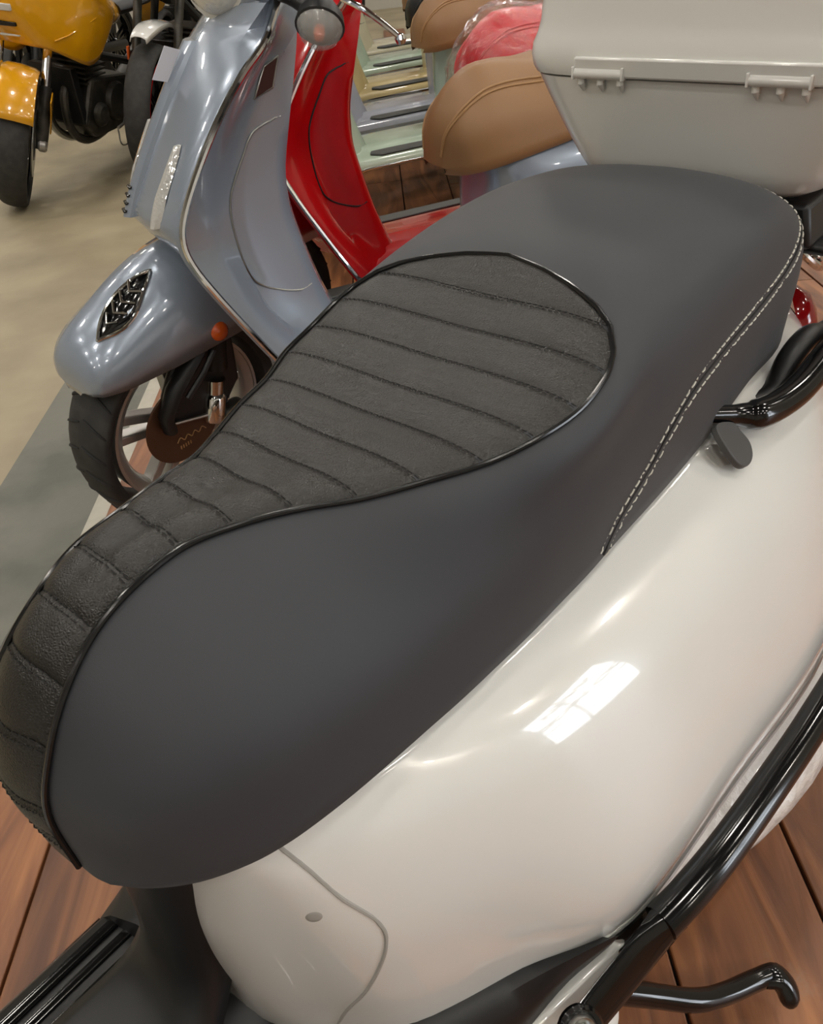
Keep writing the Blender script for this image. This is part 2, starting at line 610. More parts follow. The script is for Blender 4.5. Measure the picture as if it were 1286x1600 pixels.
def build_insert(seat, leather=LEATHER):
    for i in range(len(SEAM_S) - 1):
        s0, s1 = SEAM_S[i], SEAM_S[i + 1]
        last = i == len(SEAM_S) - 2
        nu, nv = 9, 25
        P = np.zeros((nu, nv, 3))
        for a_ in range(nu):
            u = a_ / (nu - 1)
            s = s0 + (s1 - s0) * u
            if last and a_ == nu - 1:
                s = s1 - 0.004
            w = max(insert_w(s) - 0.0005, 0.002)
            edge = min(u, 1 - u) * (s1 - s0) * 0.036
            if last and u > 0.5:
                edge = 1
            if i == 0 and u < 0.5:
                edge = 1
            prof = min(1.0, edge / 0.0075)
            prof = math.sin(prof * math.pi / 2)
            for b_ in range(nv):
                v = -1 + 2 * b_ / (nv - 1)
                y = v * w
                l = 0.0 + 0.0019 * prof * (1 - abs(v) ** 24)
                P[a_, b_] = seat_pt(s, y) + l * seat_norm(s, y)
        MB().grid(P).build('leather_rib', leather, seat, angle=60)
    # twin rows of dark stitches along each seam
    mb = MB()
    for s in SEAM_S[1:-1]:
        w = insert_w(s) - 0.004
        n = max(6, int(2 * w / 0.0052))
        for k in range(n):
            y0 = -w + 2 * w * k / n
            y1 = y0 + 1.3 * w / n
            for ds in (-0.085, 0.0):
                a_, b_ = seat_pt(s + ds, y0), seat_pt(s + ds, y1)
                l = seat_norm(s + ds, y0) * (0.0016 if ds else 0.0003)
                mb.tube([a_ + l, (a_ + b_) / 2 + l * 1.4, b_ + l], 0.00042, 4)
    o = mb.build('seam_stitching', DARK_STITCH, seat)
    o['kind'] = 'stuff'
    # gloss piping round the insert
    ps = [(s, insert_w(s)) for s in list(np.linspace(0.05, 14.4, 90)) + list(np.linspace(14.55, 15.5, 14)) + [15.58, 15.66, 15.74, 15.80, 15.85]]
    path = ps + [(15.875, 0.0)] + [(s, -y) for s, y in reversed(ps)]
    MB().tube(offset_path(path, 0.0014), 0.0020, 10).build('piping', PIPING, seat)


# ================================================================== generic scooter
BODY_COLS = [  # columns from the front centre round the left side to the tail centre; each: 6 levels (x, y, z) top -> bottom
    [(0.06, 0, 0.612), (.070, 0, .58), (.066, 0, .50), (.066, 0, .42), (.067, 0, .375), (.068, 0, .335)],
    [(0.064, -0.04, 0.612), (.076, -.060, .58), (.073, -.062, .50), (.074, -.062, .42), (.076, -.063, .375), (.078, -.064, .335)],
    [(0.08, -0.07, 0.61), (.096, -.095, .58), (.098, -.102, .50), (.102, -.106, .42), (.106, -.109, .375), (.108, -.111, .335)],
    [(0.118, -0.1, 0.606), (.130, -.125, .560), (.138, -.145, .49), (.142, -.152, .42), (.146, -.155, .375), (.150, -.157, .335)],
    [(0.18, -0.116, 0.605), (.200, -.153, .560), (.210, -.180, .49), (.222, -.194, .42), (.230, -.199, .375), (.234, -.200, .333)],
    [(0.295, -0.125, 0.606), (.308, -.175, .565), (.315, -.212, .495), (.322, -.240, .425), (.326, -.249, .378), (.328, -.246, .330)],
    [(0.475, -0.131, 0.61), (.485, -.187, .568), (.490, -.225, .505), (.495, -.253, .435), (.498, -.264, .385), (.500, -.259, .328)],
    [(0.68, -0.128, 0.624), (.690, -.184, .578), (.695, -.226, .515), (.700, -.257, .445), (.702, -.271, .39), (.705, -.270, .328)],
    [(0.835, -0.094, 0.64), (.850, -.150, .595), (.860, -.195, .525), (.868, -.222, .455), (.872, -.234, .395), (.875, -.235, .330)],
    [(0.935, -0.05, 0.655), (.965, -.090, .605), (.990, -.118, .535), (1.005, -.132, .465), (1.012, -.138, .40), (1.015, -.138, .335)],
    [(0.965, 0, 0.66), (1.005, 0, .610), (1.040, 0, .540), (1.055, 0, .47), (1.062, 0, .405), (1.065, 0, .34)],
]
SHIELD_LV = [  # z: front, edge(x,w), wing(x,w), box corner(x,w), box rear(x,w), rear centre x
    (.930, -.375, (-.292, .085), (-.275, .075), (-.262, .060), (-.245, .040), -.235),
    (.885, -.425, (-.345, .160), (-.325, .135), (-.300, .085), (-.262, .058), -.248),
    (.850, -.455, (-.393, .182), (-.365, .150), (-.335, .088), (-.272, .062), -.256),
    (.808, -.488, (-.436, .190), (-.400, .152), (-.368, .092), (-.288, .072), -.270),
    (.754, -.527, (-.480, .193), (-.438, .154), (-.402, .096), (-.308, .080), -.288),
    (.686, -.573, (-.526, .195), (-.472, .156), (-.434, .100), (-.330, .085), -.306),
    (.640, -.598, (-.545, .196), (-.486, .157), (-.446, .102), (-.336, .086), -.312),
    (.597, -.560, (-.541, .197), (-.486, .158), (-.448, .103), (-.336, .086), -.311),
    (.536, -.500, (-.514, .198), (-.462, .160), (-.440, .103), (-.324, .086), -.300),
    (.461, -.440, (-.474, .199), (-.425, .163), (-.415, .103), (-.306, .086), -.282),
    (.405, -.405, (-.443, .200), (-.392, .166), (-.375, .103), (-.288, .086), -.264),
    (.340, -.370, (-.405, .200), (-.352, .168), (-.320, .103), (-.262, .086), -.240),
    (.290, -.345, (-.375, .198), (-.325, .168), (-.290, .103), (-.240, .086), -.220),
]


def body_grid(nc=6, nl=5):
    A = np.array(BODY_COLS)
    rows = np.array([spl(A[:, l], nc) for l in range(A.shape[1])])           # level x column
    G = np.array([spl(rows[:, c], nl) for c in range(rows.shape[1])])        # column x level
    R = mirror_y(G)[::-1]
    return np.vstack([G, R[1:-1]])


def shield_loop(L):
    z, fx, (ex, ew), (wx, ww), (cx, cw), (bx_, bw), rx = L
    pts = [(fx, 0, z), (fx + 0.004, .030, z), (fx + 0.20 * (ex - fx), .085, z), (fx + 0.55 * (ex - fx), .145, z), (ex - 0.010, ew - 0.006, z), (ex, ew, z), (ex + 0.010, ew - 0.006, z),
           (wx, ww, z), (cx, cw + 0.014, z), (cx + 0.03, cw, z), (bx_ - 0.02, bw, z), (bx_ + 0.006, bw - 0.018, z), (rx, 0.0, z)]
    R = [(x, y, zz) for x, y, zz in pts]
    L_ = [(x, -y, zz) for x, y, zz in reversed(pts[1:-1])]
    return R + L_


def shield_edge(sg, n=6):
    e = [(L[2][0], sg * L[2][1], L[0]) for L in SHIELD_LV]
    return spl(e, n)


def wheel_frame(axle, steer, rake=0.0):
    return Matrix.Translation(Vector(axle)) @ Matrix.Rotation(steer, 4, Vector((math.sin(rake), 0, math.cos(rake))))


def build_tyre(parent, T, R=0.228, w=0.058, grooves=True, rimR=0.165):
    prof = []
    for q in np.linspace(-math.pi / 2 - 0.55, math.pi / 2 + 0.55, 17):
        # across the tread
        prof.append((rimR + 0.012 + (R - rimR - 0.012) * (0.5 + 0.5 * math.cos(q)) ** 0.75 if abs(q) < 3.1 else rimR, w * math.sin(q) if abs(q) < math.pi / 2 else w * math.copysign(1, q) * (1 - 0.25 * (abs(q) - math.pi / 2))))
    prof = [(max(r, rimR), h) for r, h in prof]
    t = MB(T).lathe(prof, 64, closed_prof=True).build('tyre', RUBBER, parent, angle=50)
    if grooves:
        g = MB(T)
        for k in range(26):
            q0 = 2 * math.pi * k / 26
            for sg in (-1, 1):
                pts = []
                for j in range(6):
                    v = 0.06 + 0.80 * j / 5
                    ang = q0 + sg * 0.02 + 0.10 * j / 5
                    q = v * math.pi / 2
                    r = rimR + 0.012 + (R - rimR - 0.012) * (0.5 + 0.5 * math.cos(q)) ** 0.75 + 0.0003
                    pts.append((r * math.cos(ang), sg * w * math.sin(q), r * math.sin(ang)))
                g.tube(pts, [0.0012, 0.0028, 0.003, 0.003, 0.0026, 0.0012], 4)
        o = g.build('tread_groove', DARK_GAP, t)
        o['kind'] = 'stuff'
    return t


def build_rim(parent, T, R=0.168, w=0.036, spokes=5, m=ALU, blade=0.022):
    rim = MB(T).lathe([(R + 0.004, -w), (R + 0.004, -w + 0.004), (R - 0.012, -w + 0.010), (R - 0.02, -0.012), (R - 0.02, 0.012), (R - 0.012, w - 0.010), (R + 0.004, w - 0.004), (R + 0.004, w), (R + 0.010, w), (R + 0.010, -w)], 56, closed_prof=True).build('rim', m, parent, angle=40)
    for k in range(spokes):
        q = 2 * math.pi * k / spokes + 0.3
        d = Vector((math.cos(q), 0, math.sin(q)))
        e = Vector((-math.sin(q), 0, math.cos(q)))
        b = MB(T)
        for sg in (-1, 1):
            a0, a1 = d * 0.03 + e * 0.012 * sg, d * (R - 0.014) + e * blade * sg
            pr = [a0 - e * 0.008, a0 + e * 0.008, a1 + e * 0.010, a1 - e * 0.010]
            b.prism([p_ + Vector((0, -0.018, 0)) for p_ in pr], (0, 0.03, 0))
        b.build('spoke', m, rim, bevel=0.003, smooth=False)
    MB(T).lathe([(0, -0.04), (0.03, -0.04), (0.04, -0.028), (0.04, 0.028), (0.03, 0.04), (0, 0.04)], 24).build('hub', m, rim)
    return rim


def scooter(name, label, paint, seat_m, origin, yaw, steer=0.0, detail=2, fdz=0.04, fw=1.0, group=None, seat_dx=-0.045, trim_m=CHROME, floor_m=None, mat_m=DARK_RUBBER, front=True, seat_custom=None):
    pm = PAINT[paint]
    root = thing(name, label, 'scooter', (origin[0], origin[1], DECK_Z), RAD(90) - yaw, group)
    Z0 = DECK_Z
    sub = lambda P: np.array(P, float) - np.array([0, 0, Z0])      # builder heights are above the concrete
    OFF = Matrix.Translation((0, 0, -Z0))
    # rear body
    BG = body_grid(6 if detail else 3, 5 if detail else 3)
    if seat_custom is None:
        BG[..., 1] *= 1 - .24 * np.clip((BG[..., 0] - .10) / .25, 0, 1) * np.clip((.66 - BG[..., 2]) / .12, 0, 1)
        BG[..., 2] += .05 * np.clip((BG[..., 0] - .02) / .30, 0, 1) * np.clip((BG[..., 2] - .45) / .15, 0, 1)
    body = MB(OFF).grid(BG, cu=True).build('rear_body', pm, root, angle=60, solid=0.004)
    MB(OFF).grid([[(x, y * 0.97, z) for x, y, z in [c[0] for c in BODY_COLS]], [(x, -y * 0.97, z) for x, y, z in [c[0] for c in BODY_COLS]]]).build('underseat_tray', BLACK_PLASTIC, body, smooth=False)
    # leg shield
    loops = np.array([shield_loop(L) for L in SHIELD_LV])
    loops = np.array([spl(loops[:, j], 3) for j in range(loops.shape[1])]).transpose(1, 0, 2)
    MBs = MB(OFF).grid(loops, cv=True, cap0=True, cap1=True)
    shield = MBs.build('leg_shield', pm, root, angle=42)
    for sg in (-1, 1):
        e = [p for p in shield_edge(sg)]
        e += list(spl([e[-1], (-.335, sg * (.199 - .4 * (1 - fw) * .2), .275 + fdz * .8), (-.22, sg * .199 * fw, .270 + fdz), (-.08, sg * .199 * fw, .270 + fdz), (.04, sg * .199 * fw, .272 + fdz)], 5))[1:]
        MB(OFF).tube(e, 0.0055, 8).build('edge_trim', trim_m, shield)
    # horn cover crest
    cr = [(L[1] - 0.004, 0, L[0]) for L in SHIELD_LV[1:7]]
    cr = spl(cr, 4)
    rows = []
    for x, y, z in cr:
        w = 0.034 - 0.012 * (0.9 - z) / 0.3
        rows.append([(x + 0.014, -w, z), (x - 0.001, -w * 0.78, z), (x - 0.009, -w * 0.3, z), (x - 0.010, 0, z), (x - 0.009, w * 0.3, z), (x - 0.001, w * 0.78, z), (x + 0.014, w, z)])
    horn = MB(OFF).grid(rows, cap0=True, cap1=True).build('horn_cover', pm, shield)
    for k in range(4):
        z = .655 - k * 0.012 + 0.03
        cx_ = float(np.interp(z, [L[0] for L in SHIELD_LV[6::-1]], [L[1] for L in SHIELD_LV[6::-1]]))
        MB(OFF).box((cx_ - .0175, -.011, z - 0.0025), (cx_, .011, z + 0.0025)).build('horn_slot', GLOSS_BLACK, horn, bevel=0.002)
    # front indicators set in the shield
    for sg in (-1, 1):
        rows = []
        for t in np.linspace(0, 1, 9):
            z = .645 + 0.115 * t
            fx = np.interp(z, [L[0] for L in SHIELD_LV][::-1], [L[1] for L in SHIELD_LV][::-1])
            ex = np.interp(z, [L[0] for L in SHIELD_LV][::-1], [L[2][0] for L in SHIELD_LV][::-1])
            h = 0.016 * (1 - 0.55 * t ** 2) if 0 < t < 1 else 0.010 * (1 - 0.6 * t)
            yc = 0.128
            xx = lambda y: fx + (ex - fx) * (0.20 * y / .085 if y < .085 else 0.20 + 0.35 * (y - .085) / .06 if y < .145 else 0.55 + 0.45 * (y - .145) / .05)
            rows.append([(xx(yc - h) - 0.002, sg * (yc - h), z), (xx(yc - h * .6) - 0.010, sg * (yc - h * .6), z), (xx(yc) - 0.012, sg * yc, z), (xx(yc + h * .6) - 0.010, sg * (yc + h * .6), z), (xx(yc + h) - 0.002, sg * (yc + h), z)])
        MB(OFF).grid(rows, cap0=True, cap1=True).build('front_indicator', CLEAR, shield)
    if detail:
        # glove box lid line on the inner face
        lid = [(-.331, -.060, .765), (-.372, -.106, .752), (-.402, -.113, .718), (-.440, -.119, .662), (-.447, -.120, .612), (-.440, -.119, .535), (-.412, -.112, .498), (-.352, -.094, .470), (-.318, -.078, .47)]
        BV = bvh_of(shield, OFF)
        lid_s = [snap(BV, p, 0.0012) for p in spl(lid, 6)]
        MB(OFF).tube(lid_s, 0.0018, 6).build('glove_box_gap', DARK_GAP if paint != 'blue' else STEEL, shield)
        pl = [snap(BV, p, 0.002) for p in [(-.352, -.094, .850), (-.318, -.080, .856), (-.328, -.085, .808), (-.368, -.098, .800)]]
        if paint == 'blue':
            c = sum((Vector(q) for q in pl), Vector()) / 4
            MB(OFF).prism([Vector(q) for q in pl], (0.001, -0.004, 0.001)).build('plate', PLATE, shield, smooth=False, bevel=0.0008)
            MB(OFF).tube([Vector(q) + Vector((0.001, -0.003, 0.001)) for q in pl], 0.0022, 6, closed=True).build('plate_frame', STEEL, shield)
    # floorboard
    fm = floor_m or pm
    rows = []
    for x in np.linspace(-.40, .17, 20):
        q = [(x, .198, .262), (x, .196, .282), (x, .182, .296), (x, .150, .300), (x, .112, .303), (x, .098, .310), (x, .082, .332), (x, .062, .350), (x, .03, .357), (x, 0, .359)]
        q = [(a_, b_ * fw, min(c_ + fdz, .359 if c_ > .35 else .356)) for a_, b_, c_ in q]
        rows.append(q + [(a_, -b_, c_) for a_, b_, c_ in reversed(q[:-1])])
    flo = MB(OFF).grid(rows).build('floorboard', fm, root, angle=50, solid=0.006)
    for sg in (-1, 1):
        inner = spl([(.06, .06, .345), (.110, .113, .346), (.150, .158, .348), (.200, .182, .349), (.232, .1995, .350), (.268, .224, .350), (.296, .242, .348)], 4)
        outer = spl([(.04, .194, .285), (.09, .199, .288), (.14, .206, .293), (.18, .212, .298), (.215, .219, .305), (.260, .228, .315), (.297, .244, .338)], 4)
        outer[:, 1] *= 1 - (1 - fw) * np.clip(1 - np.arange(len(outer)) / 14, 0, 1)
        G = []
        for a_, b_ in zip(inner, outer):
            m1 = a_ * 0.72 + b_ * 0.28 + np.array([0, 0.004, 0.012])
            m2 = a_ * 0.30 + b_ * 0.70 + np.array([0, 0.004, 0.012])
            low = b_ + np.array([0, -0.012, -0.035])
            G.append([a_ + np.array([0, -0.012, -0.012]), a_, m1, m2, b_, low])
        G = np.array(G)
        G[..., 1] *= sg
        MB(OFF).grid(G, cap0=True, cap1=True).build('floor_wing', fm, flo, angle=50)
        if mat_m is DARK_RUBBER:
            MB(OFF).prism([(-.27, sg * .126, .301 + fdz), (.075, sg * .126, .301 + fdz), (.085, sg * .150, .301 + fdz), (.075, sg * .176, .299 + fdz), (-.25, sg * .182, .299 + fdz), (-.285, sg * .155, .301 + fdz)], (0, 0, 0.006)).build('floor_mat', mat_m, flo, bevel=0.003)
        for k, (yy, xe) in enumerate(((.163, .150), (.140, .115), (.117, .075))):
            if mat_m is DARK_RUBBER:
                continue
            yy *= fw
            MB(OFF).tube(spl([(-.36, sg * yy, .300), (-.15, sg * yy, .301), (xe - .04, sg * yy, .301), (xe, sg * (yy - .014), .302)], 5), 0.0058, 8, flat=0.6).build('rubber_strip', mat_m, flo)
    # tail lamp and rear flap
    MB(OFF).lathe([(0, .03), (.05, .024), (.066, .008), (.07, 0)], 24, origin=(1.045, 0, .53), axis=(1, 0, 0.3)).build('tail_lamp', RED_LENS, root)
    # engine, rear wheel
    eng = MB(OFF).grid([[(.30 + 0.55 * t, .085 * math.cos(q) * (0.75 + 0.25 * math.sin(math.pi * t)) - .09, .205 + .075 * math.sin(q) * (0.8 + 0.2 * math.sin(math.pi * t))) for q in np.linspace(0, 2 * math.pi, 14)[:-1]] for t in np.linspace(0, 1, 8)], cv=True, cap0=True, cap1=True).build('engine_case', ENGINE, root)
    TR = OFF @ wheel_frame((.735, 0, .228 + Z0), 0)
    build_tyre(root, TR, grooves=False)
    build_rim(root, TR)
    MB(OFF).prism([(.56, -.05, .30), (.90, -.05, .33), (.96, -.05, .26), (.93, -.05, .16), (.90, -.05, .22), (.58, -.05, .26)], (0, .10, 0)).build('rear_mudguard', BLACK_PLASTIC, root, bevel=0.01)
    # centre stand
    for sg in (-1, 1):
        MB(OFF).tube([(.34, sg * .07, .18), (.37, sg * .12, .06), (.40, sg * .15, .018 + Z0), (.44, sg * .155, .016 + Z0)], 0.011, 8).build('centre_stand_leg', BLACK_PLASTIC, root)
    if front:
        T = OFF @ wheel_frame((-.62, 0, .228 + Z0), steer, RAD(20))
        build_tyre(root, T)
        build_rim(root, T, spokes=5)
        # mudguard
        crest = spl([(-.205, .395 - .225), (-.198, .440 - .225), (-.170, .478 - .225), (-.105, .516 - .225), (-.03, .552 - .225), (.05, .574 - .225), (.12, .575 - .225), (.17, .545 - .225)], 5)
        wd = np.interp(np.arange(len(crest)) / (len(crest) - 1), [0, .08, .2, .35, .55, 1], [.018, .045, .070, .088, .098, .100])
        rows = []
        for (x, z), w in zip(crest, wd):
            zb = 0.178
            zb = min(zb, z - 0.004)
            rows.append([(x + 0.010, s_ * w * f, zb + (z - zb) * g) for s_, f, g in
                         ((-1, .97, 0), (-1, 1.0, .25), (-1, .97, .5), (-1, .82, .76), (-1, .52, .93), (-1, .2, .99), (1, 0, 1.0), (1, .2, .99), (1, .52, .93), (1, .82, .76), (1, .97, .5), (1, 1.0, .25), (1, .97, 0))])
        fen = MB(T).grid(rows).build('front_mudguard', pm, root, angle=50, solid=0.004)
        if detail > 1:
            BV = bvh_of(fen, None)
            # leaf-shaped chrome crest ornament
            ring, inn = [], []
            for q in np.linspace(0, 2 * math.pi, 41)[:-1]:
                t = math.cos(q)
                yy = 0.025 * (1 - abs(t) ** 1.9) * (1 - 0.22 * t) * (1 if math.sin(q) >= 0 else -1)
                xx = -.066 + 0.068 * t
                ring.append(T @ Vector((xx, yy, 0.5)))
            ringp = [snap(BV, p, 0.003, down=True) for p in ring]
            orn = MB().tube(ringp, 0.0032, 8, closed=True).build('crest_ornament', CHROME, fen)
            c = snap(BV, T @ Vector((-.068, 0, .5)), 0.004, down=True)
            mb = MB()
            mb.add([c] + ringp, [(0, 1 + i, 1 + (i + 1) % len(ringp)) for i in range(len(ringp))])
            mb.build('ornament_grille', GLOSS_BLACK, fen, solid=0.002)
            for fx in (-.105, -.085, -.065, -.045):
                h = 0.019 * (1 - abs((fx + .068) / .066) ** 2)
                MB().tube([snap(BV, T @ Vector((fx + 0.01, -h, .5)), 0.006, down=True), snap(BV, T @ Vector((fx - 0.004, 0, .5)), 0.008, down=True), snap(BV, T @ Vector((fx + 0.01, h, .5)), 0.006, down=True)], 0.0028, 6).build('ornament_bar', CHROME, fen)
            MB(T).lathe([(0, .014), (.010, .012), (.017, .006), (.019, 0)], 20, origin=(.063, -.098, .205), axis=(0, -1, 0.15)).build('side_reflector', AMBER, fen)
        # suspension: arm, shock, brake
        fork = MB(T).tube([(.07, -.052, .20), (.035, -.066, .175), (-.045, -.072, .115), (-.075, -.072, .070), (-.072, -.070, .035)], [.020, .020, .019, .017, .016], 12, flat=0.75).build('fork_arm', BLACK_PLASTIC, root)
        MB(T).tube([(.05, -.088, .165), (.015, -.092, .135), (-.03, -.09, .10)], 0.006, 8).build('brake_hose', BLACK_PLASTIC, fork)
        sh = MB(T).lathe([(0, 0), (.022, 0), (.024, .006), (.024, .052), (.020, .058), (.018, .060), (.018, .088), (.022, .09), (0, .09)], 24, origin=(.035, -.062, -.005), axis=(.28, .05, 1)).build('shock_absorber', CHROME, root)
        MB(T).tube([(.068, -.055, .10), (.09, -.045, .19)], 0.024, 12).build('shock_boot', BLACK_PLASTIC, sh)
        MB(T).lathe([(0, 0), (.085, 0), (.088, .002), (.085, .004), (0, .004)], 40, origin=(-.030, -.054, .020), axis=(0, 1, 0)).build('brake_disc', DISC, root, angle=30)
        MB(T).tube(spl([(-.055 + .009 * k, -.0552, -.012 + (.006 if k % 2 else -.003) - .0006 * k) for k in range(9)], 4), .0012, 5).build('disc_script', PIPE_TAN, root)
        for k in range(5):
            MB(T).box((-.050 + .006 * k, -.0556, -.034), (-.0475 + .006 * k, -.0540, -.026)).build('disc_bar', PIPE_TAN, root, smooth=False)
        MB(T).prism([(-.075, -.058, .035), (.06, -.058, -.01), (.12, -.058, .05), (.12, -.058, .165), (-.02, -.058, .165), (-.06, -.058, .10)], (0, .016, 0)).build('fork_cover', BLACK_PLASTIC, root, bevel=.006)
        MB(T).tube([(-.055, -.063, .040), (.005, -.066, .022), (.045, -.066, .012)], .004, 8).build('brake_pipe', STEEL, root)
        MB(T).box((.052, -.085, -.055), (.112, -.045, .010)).build('brake_caliper', ENGINE, root, bevel=0.012)
        # headset, handlebar
        HB = OFF @ Matrix.Translation((-.30, 0, 0)) @ Matrix.Rotation(steer, 4, 'Z')
        hs = MB(HB).grid([[(r * 1.0 * math.cos(q) + x0, wy * math.sin(q), z) for q in np.linspace(0, 2 * math.pi, 25)[:-1]] for r, wy, x0, z in
                          ((.052, .052, .035, .915), (.060, .066, .030, .93), (.070, .10, .020, .955), (.078, .15, .01, .985), (.080, .17, .0, 1.015), (.072, .15, .0, 1.045), (.045, .09, .01, 1.062), (.01, .02, .01, 1.066))], cv=True, cap0=True, cap1=True).build('headset', pm, root, angle=50)
        MB(HB).lathe([(0, .03), (.05, .026), (.07, .012), (.076, 0), (.082, 0), (.082, -.03)], 32, origin=(-.085, 0, .99), axis=(-1, 0, 0.15)).build('headlamp', CLEAR, hs)
        for sg in (-1, 1):
            bar = MB(HB).tube([(.0, sg * .14, 1.01), (.03, sg * .22, 1.02), (.06, sg * .34, 1.03)], [.016, .013, .013], 10).build('handlebar', pm, root)
            MB(HB).tube([(.035, sg * .235, 1.021), (.062, sg * .35, 1.031)], 0.0185, 12).build('grip', BLACK_PLASTIC, bar)
            lv = MB(HB).tube(spl([(-.02, sg * .19, 1.015), (-.03, sg * .24, 1.018), (-.005, sg * .32, 1.018), (.012, sg * .375, 1.015)], 4), [0.007] * 13, 8, flat=0.7).build('brake_lever', CHROME, bar)
            MB(HB).lathe([(0, -.010), (.007, -.007), (.010, 0), (.007, .007), (0, .010)], 12, origin=(.012, sg * .378, 1.015), axis=(0, 1, 0)).build('lever_ball', CHROME, bar)
    if seat_custom is None:
        st = MB()
        seat = build_seat_skin(root, seat_m, seat_dx, step=1 if detail < 2 else 2, nv=5, rise=.05)
        seat.location.z = -Z0
        if detail:
            SB = bvh_of(seat, None)
            for f in (.06, .20):
                for sg in (-1, 1):
                    pts = []
                    for s in np.linspace(0.35, 21, 70):
                        I, S_ = spl_at(SI_, s), spl_at(SS_, s)
                        I[1] = max(I[1], S_[1] * .72)
                        q = I * (1 - f) + S_ * f
                        pts.append(snap(SB, (q[0] + seat_dx, sg * q[1], q[2]), 0.0006))
                    MB(OFF).tube(pts, 0.0024, 6).build('piping', PIPE_TAN if seat_m is BROWN_SEAT else seat_m, root)
    return root


def bvh_of(o, T):
    me = o.data
    inv = T.inverted() if T is not None else Matrix.Identity(4)
    return BVHTree.FromPolygons([inv @ v.co for v in me.vertices], [tuple(p.vertices) for p in me.polygons])


def snap(bv, p, lift=0.0, down=False):
    p = Vector(p)
    if down:
        h = bv.ray_cast(Vector((p.x, p.y, p.z + 1)), Vector((0, 0, -1)))
        if h[0] is not None:
            return h[0] + Vector((0, 0, 1)) * lift
    h = bv.find_nearest(p)
    n = h[1]
    if n.dot(p - h[0]) < 0:
        n = -n
    c = h[0]
    return c + n * lift


# ================================================================== the white scooter in front
W_YAW = RAD(44.6)
W_ORG = (-math.cos(W_YAW) * 0.365, math.sin(W_YAW) * 0.365)
white = scooter('white_scooter', 'white scooter with a grey seat, black floorboard and black crash bar, nearest the camera', 'white', SEAT_VINYL, W_ORG, W_YAW, floor_m=BLACK_PLASTIC, mat_m=GLOSS_BLACK, detail=2, trim_m=GLOSS_BLACK, seat_custom=True, fdz=0.0, fw=.83)
ZW = DECK_Z
WO = Matrix.Translation((0, 0, -ZW))
seat = build_seat_skin(white, SEAT_VINYL, 0, step=4, nv=9)
seat.location.z = -ZW
build_insert(seat)
body_w = [o for o in white.children if o.name.startswith('rear_body')][0]
flo_w = [o for o in white.children if o.name.startswith('floorboard')][0]
BVS = bvh_of(seat, None)
BVB = bvh_of(body_w, WO)


def stitch_rows(name, pts, width, length, gap, r, m, lift):
    path = spl(pts, 30)
    sp = [snap(BVS, p) for p in path]
    L = [0]
    for a_, b_ in zip(sp, sp[1:]):
        L.append(L[-1] + (b_ - a_).length)
    L = np.array(L)
    A = np.array(sp)
    at = lambda d: Vector(tuple(np.interp(d, L, A[:, k]) for k in range(3)))
    mb = MB()
    ridge = {w: [] for w in width}
    d = 0
    while d + length < L[-1]:
        for w in width:
            q = []
            for dd in (d, d + length / 2, d + length):
                c = at(dd)
                t = (at(dd + .002) - at(dd - .002)).normalized()
                h = BVS.find_nearest(c)
                sd = t.cross(h[1]).normalized()
                q.append(snap(BVS, c + sd * w, lift))
            q[1] = q[1] + (q[1] - BVS.find_nearest(q[1])[0]) * 0.6
            mb.tube(q, r, 5)
        d += length + gap
    o = mb.build(name, m, seat)
    o['kind'] = 'stuff'


STITCH_L = [(.432, -.142, .618), (.455, -.143, .640), (.490, -.145, .6625), (.520, -.146, .688), (.556, -.148, .709), (.615, -.147, .7225), (.692, -.145, .733), (.745, -.140, .742), (.785, -.132, .755), (.806, -.112, .768), (.815, -.075, .781), (.818, 0, .788)]
for sg in (1, -1):
    pts = [(x, sg * y, z) for x, y, z in STITCH_L]
    stitch_rows('white_stitching', pts, (-.0075, .0075), .0062, .0020, .00075, STITCH, .0005)
    MB().tube([snap(BVS, p, -0.0002) for p in spl(pts, 10)], 0.0011, 6).build('seat_seam', DARK_STITCH, seat)

# front panel split line; finger notch as a cap, recess shade put in its grey
for sg in (1, -1):
    pts = [(.104, -.114, .616), (.118, -.122, .582), (.1315, -.1306, .542), (.1445, -.1463, .5066), (.1440, -.1495, .478), (.1290, -.1400, .4296), (.1160, -.1240, .390), (.1060, -.1120, .350)]
    MB(WO).tube([snap(BVB, (x, sg * y, z), -0.0002) for x, y, z in spl(pts, 8)], 0.0015, 6).build('panel_gap', GROOVE, body_w)
    hp = BVB.find_nearest(Vector((.1155, sg * -.121, .529)))
    nv_ = hp[1] if hp[1].y * sg < 0 else -hp[1]
    MB(WO).lathe([(0, .0007), (.0030, .0006), (.0052, .0003), (.0062, -.0008)], 28, origin=hp[0], axis=nv_).build('finger_notch', GROOVE, body_w, angle=80)

for sg in (-1, 1):
    MB(WO).prism([(.285, sg * .232, .300), (.345, sg * .236, .300), (.375, sg * .262, .322), (.350, sg * .264, .338), (.300, sg * .252, .336)], (0, 0, -.02)).build('bar_mount', GLOSS_BLACK, white, bevel=.003)
    ed = [c[5] for c in BODY_COLS[4:9]]
    MB(WO).tube([(x, sg * -y, z - .001) for x, y, z in spl(ed, 8)], 0.0028, 6).build('cowl_edge', STEEL, body_w)
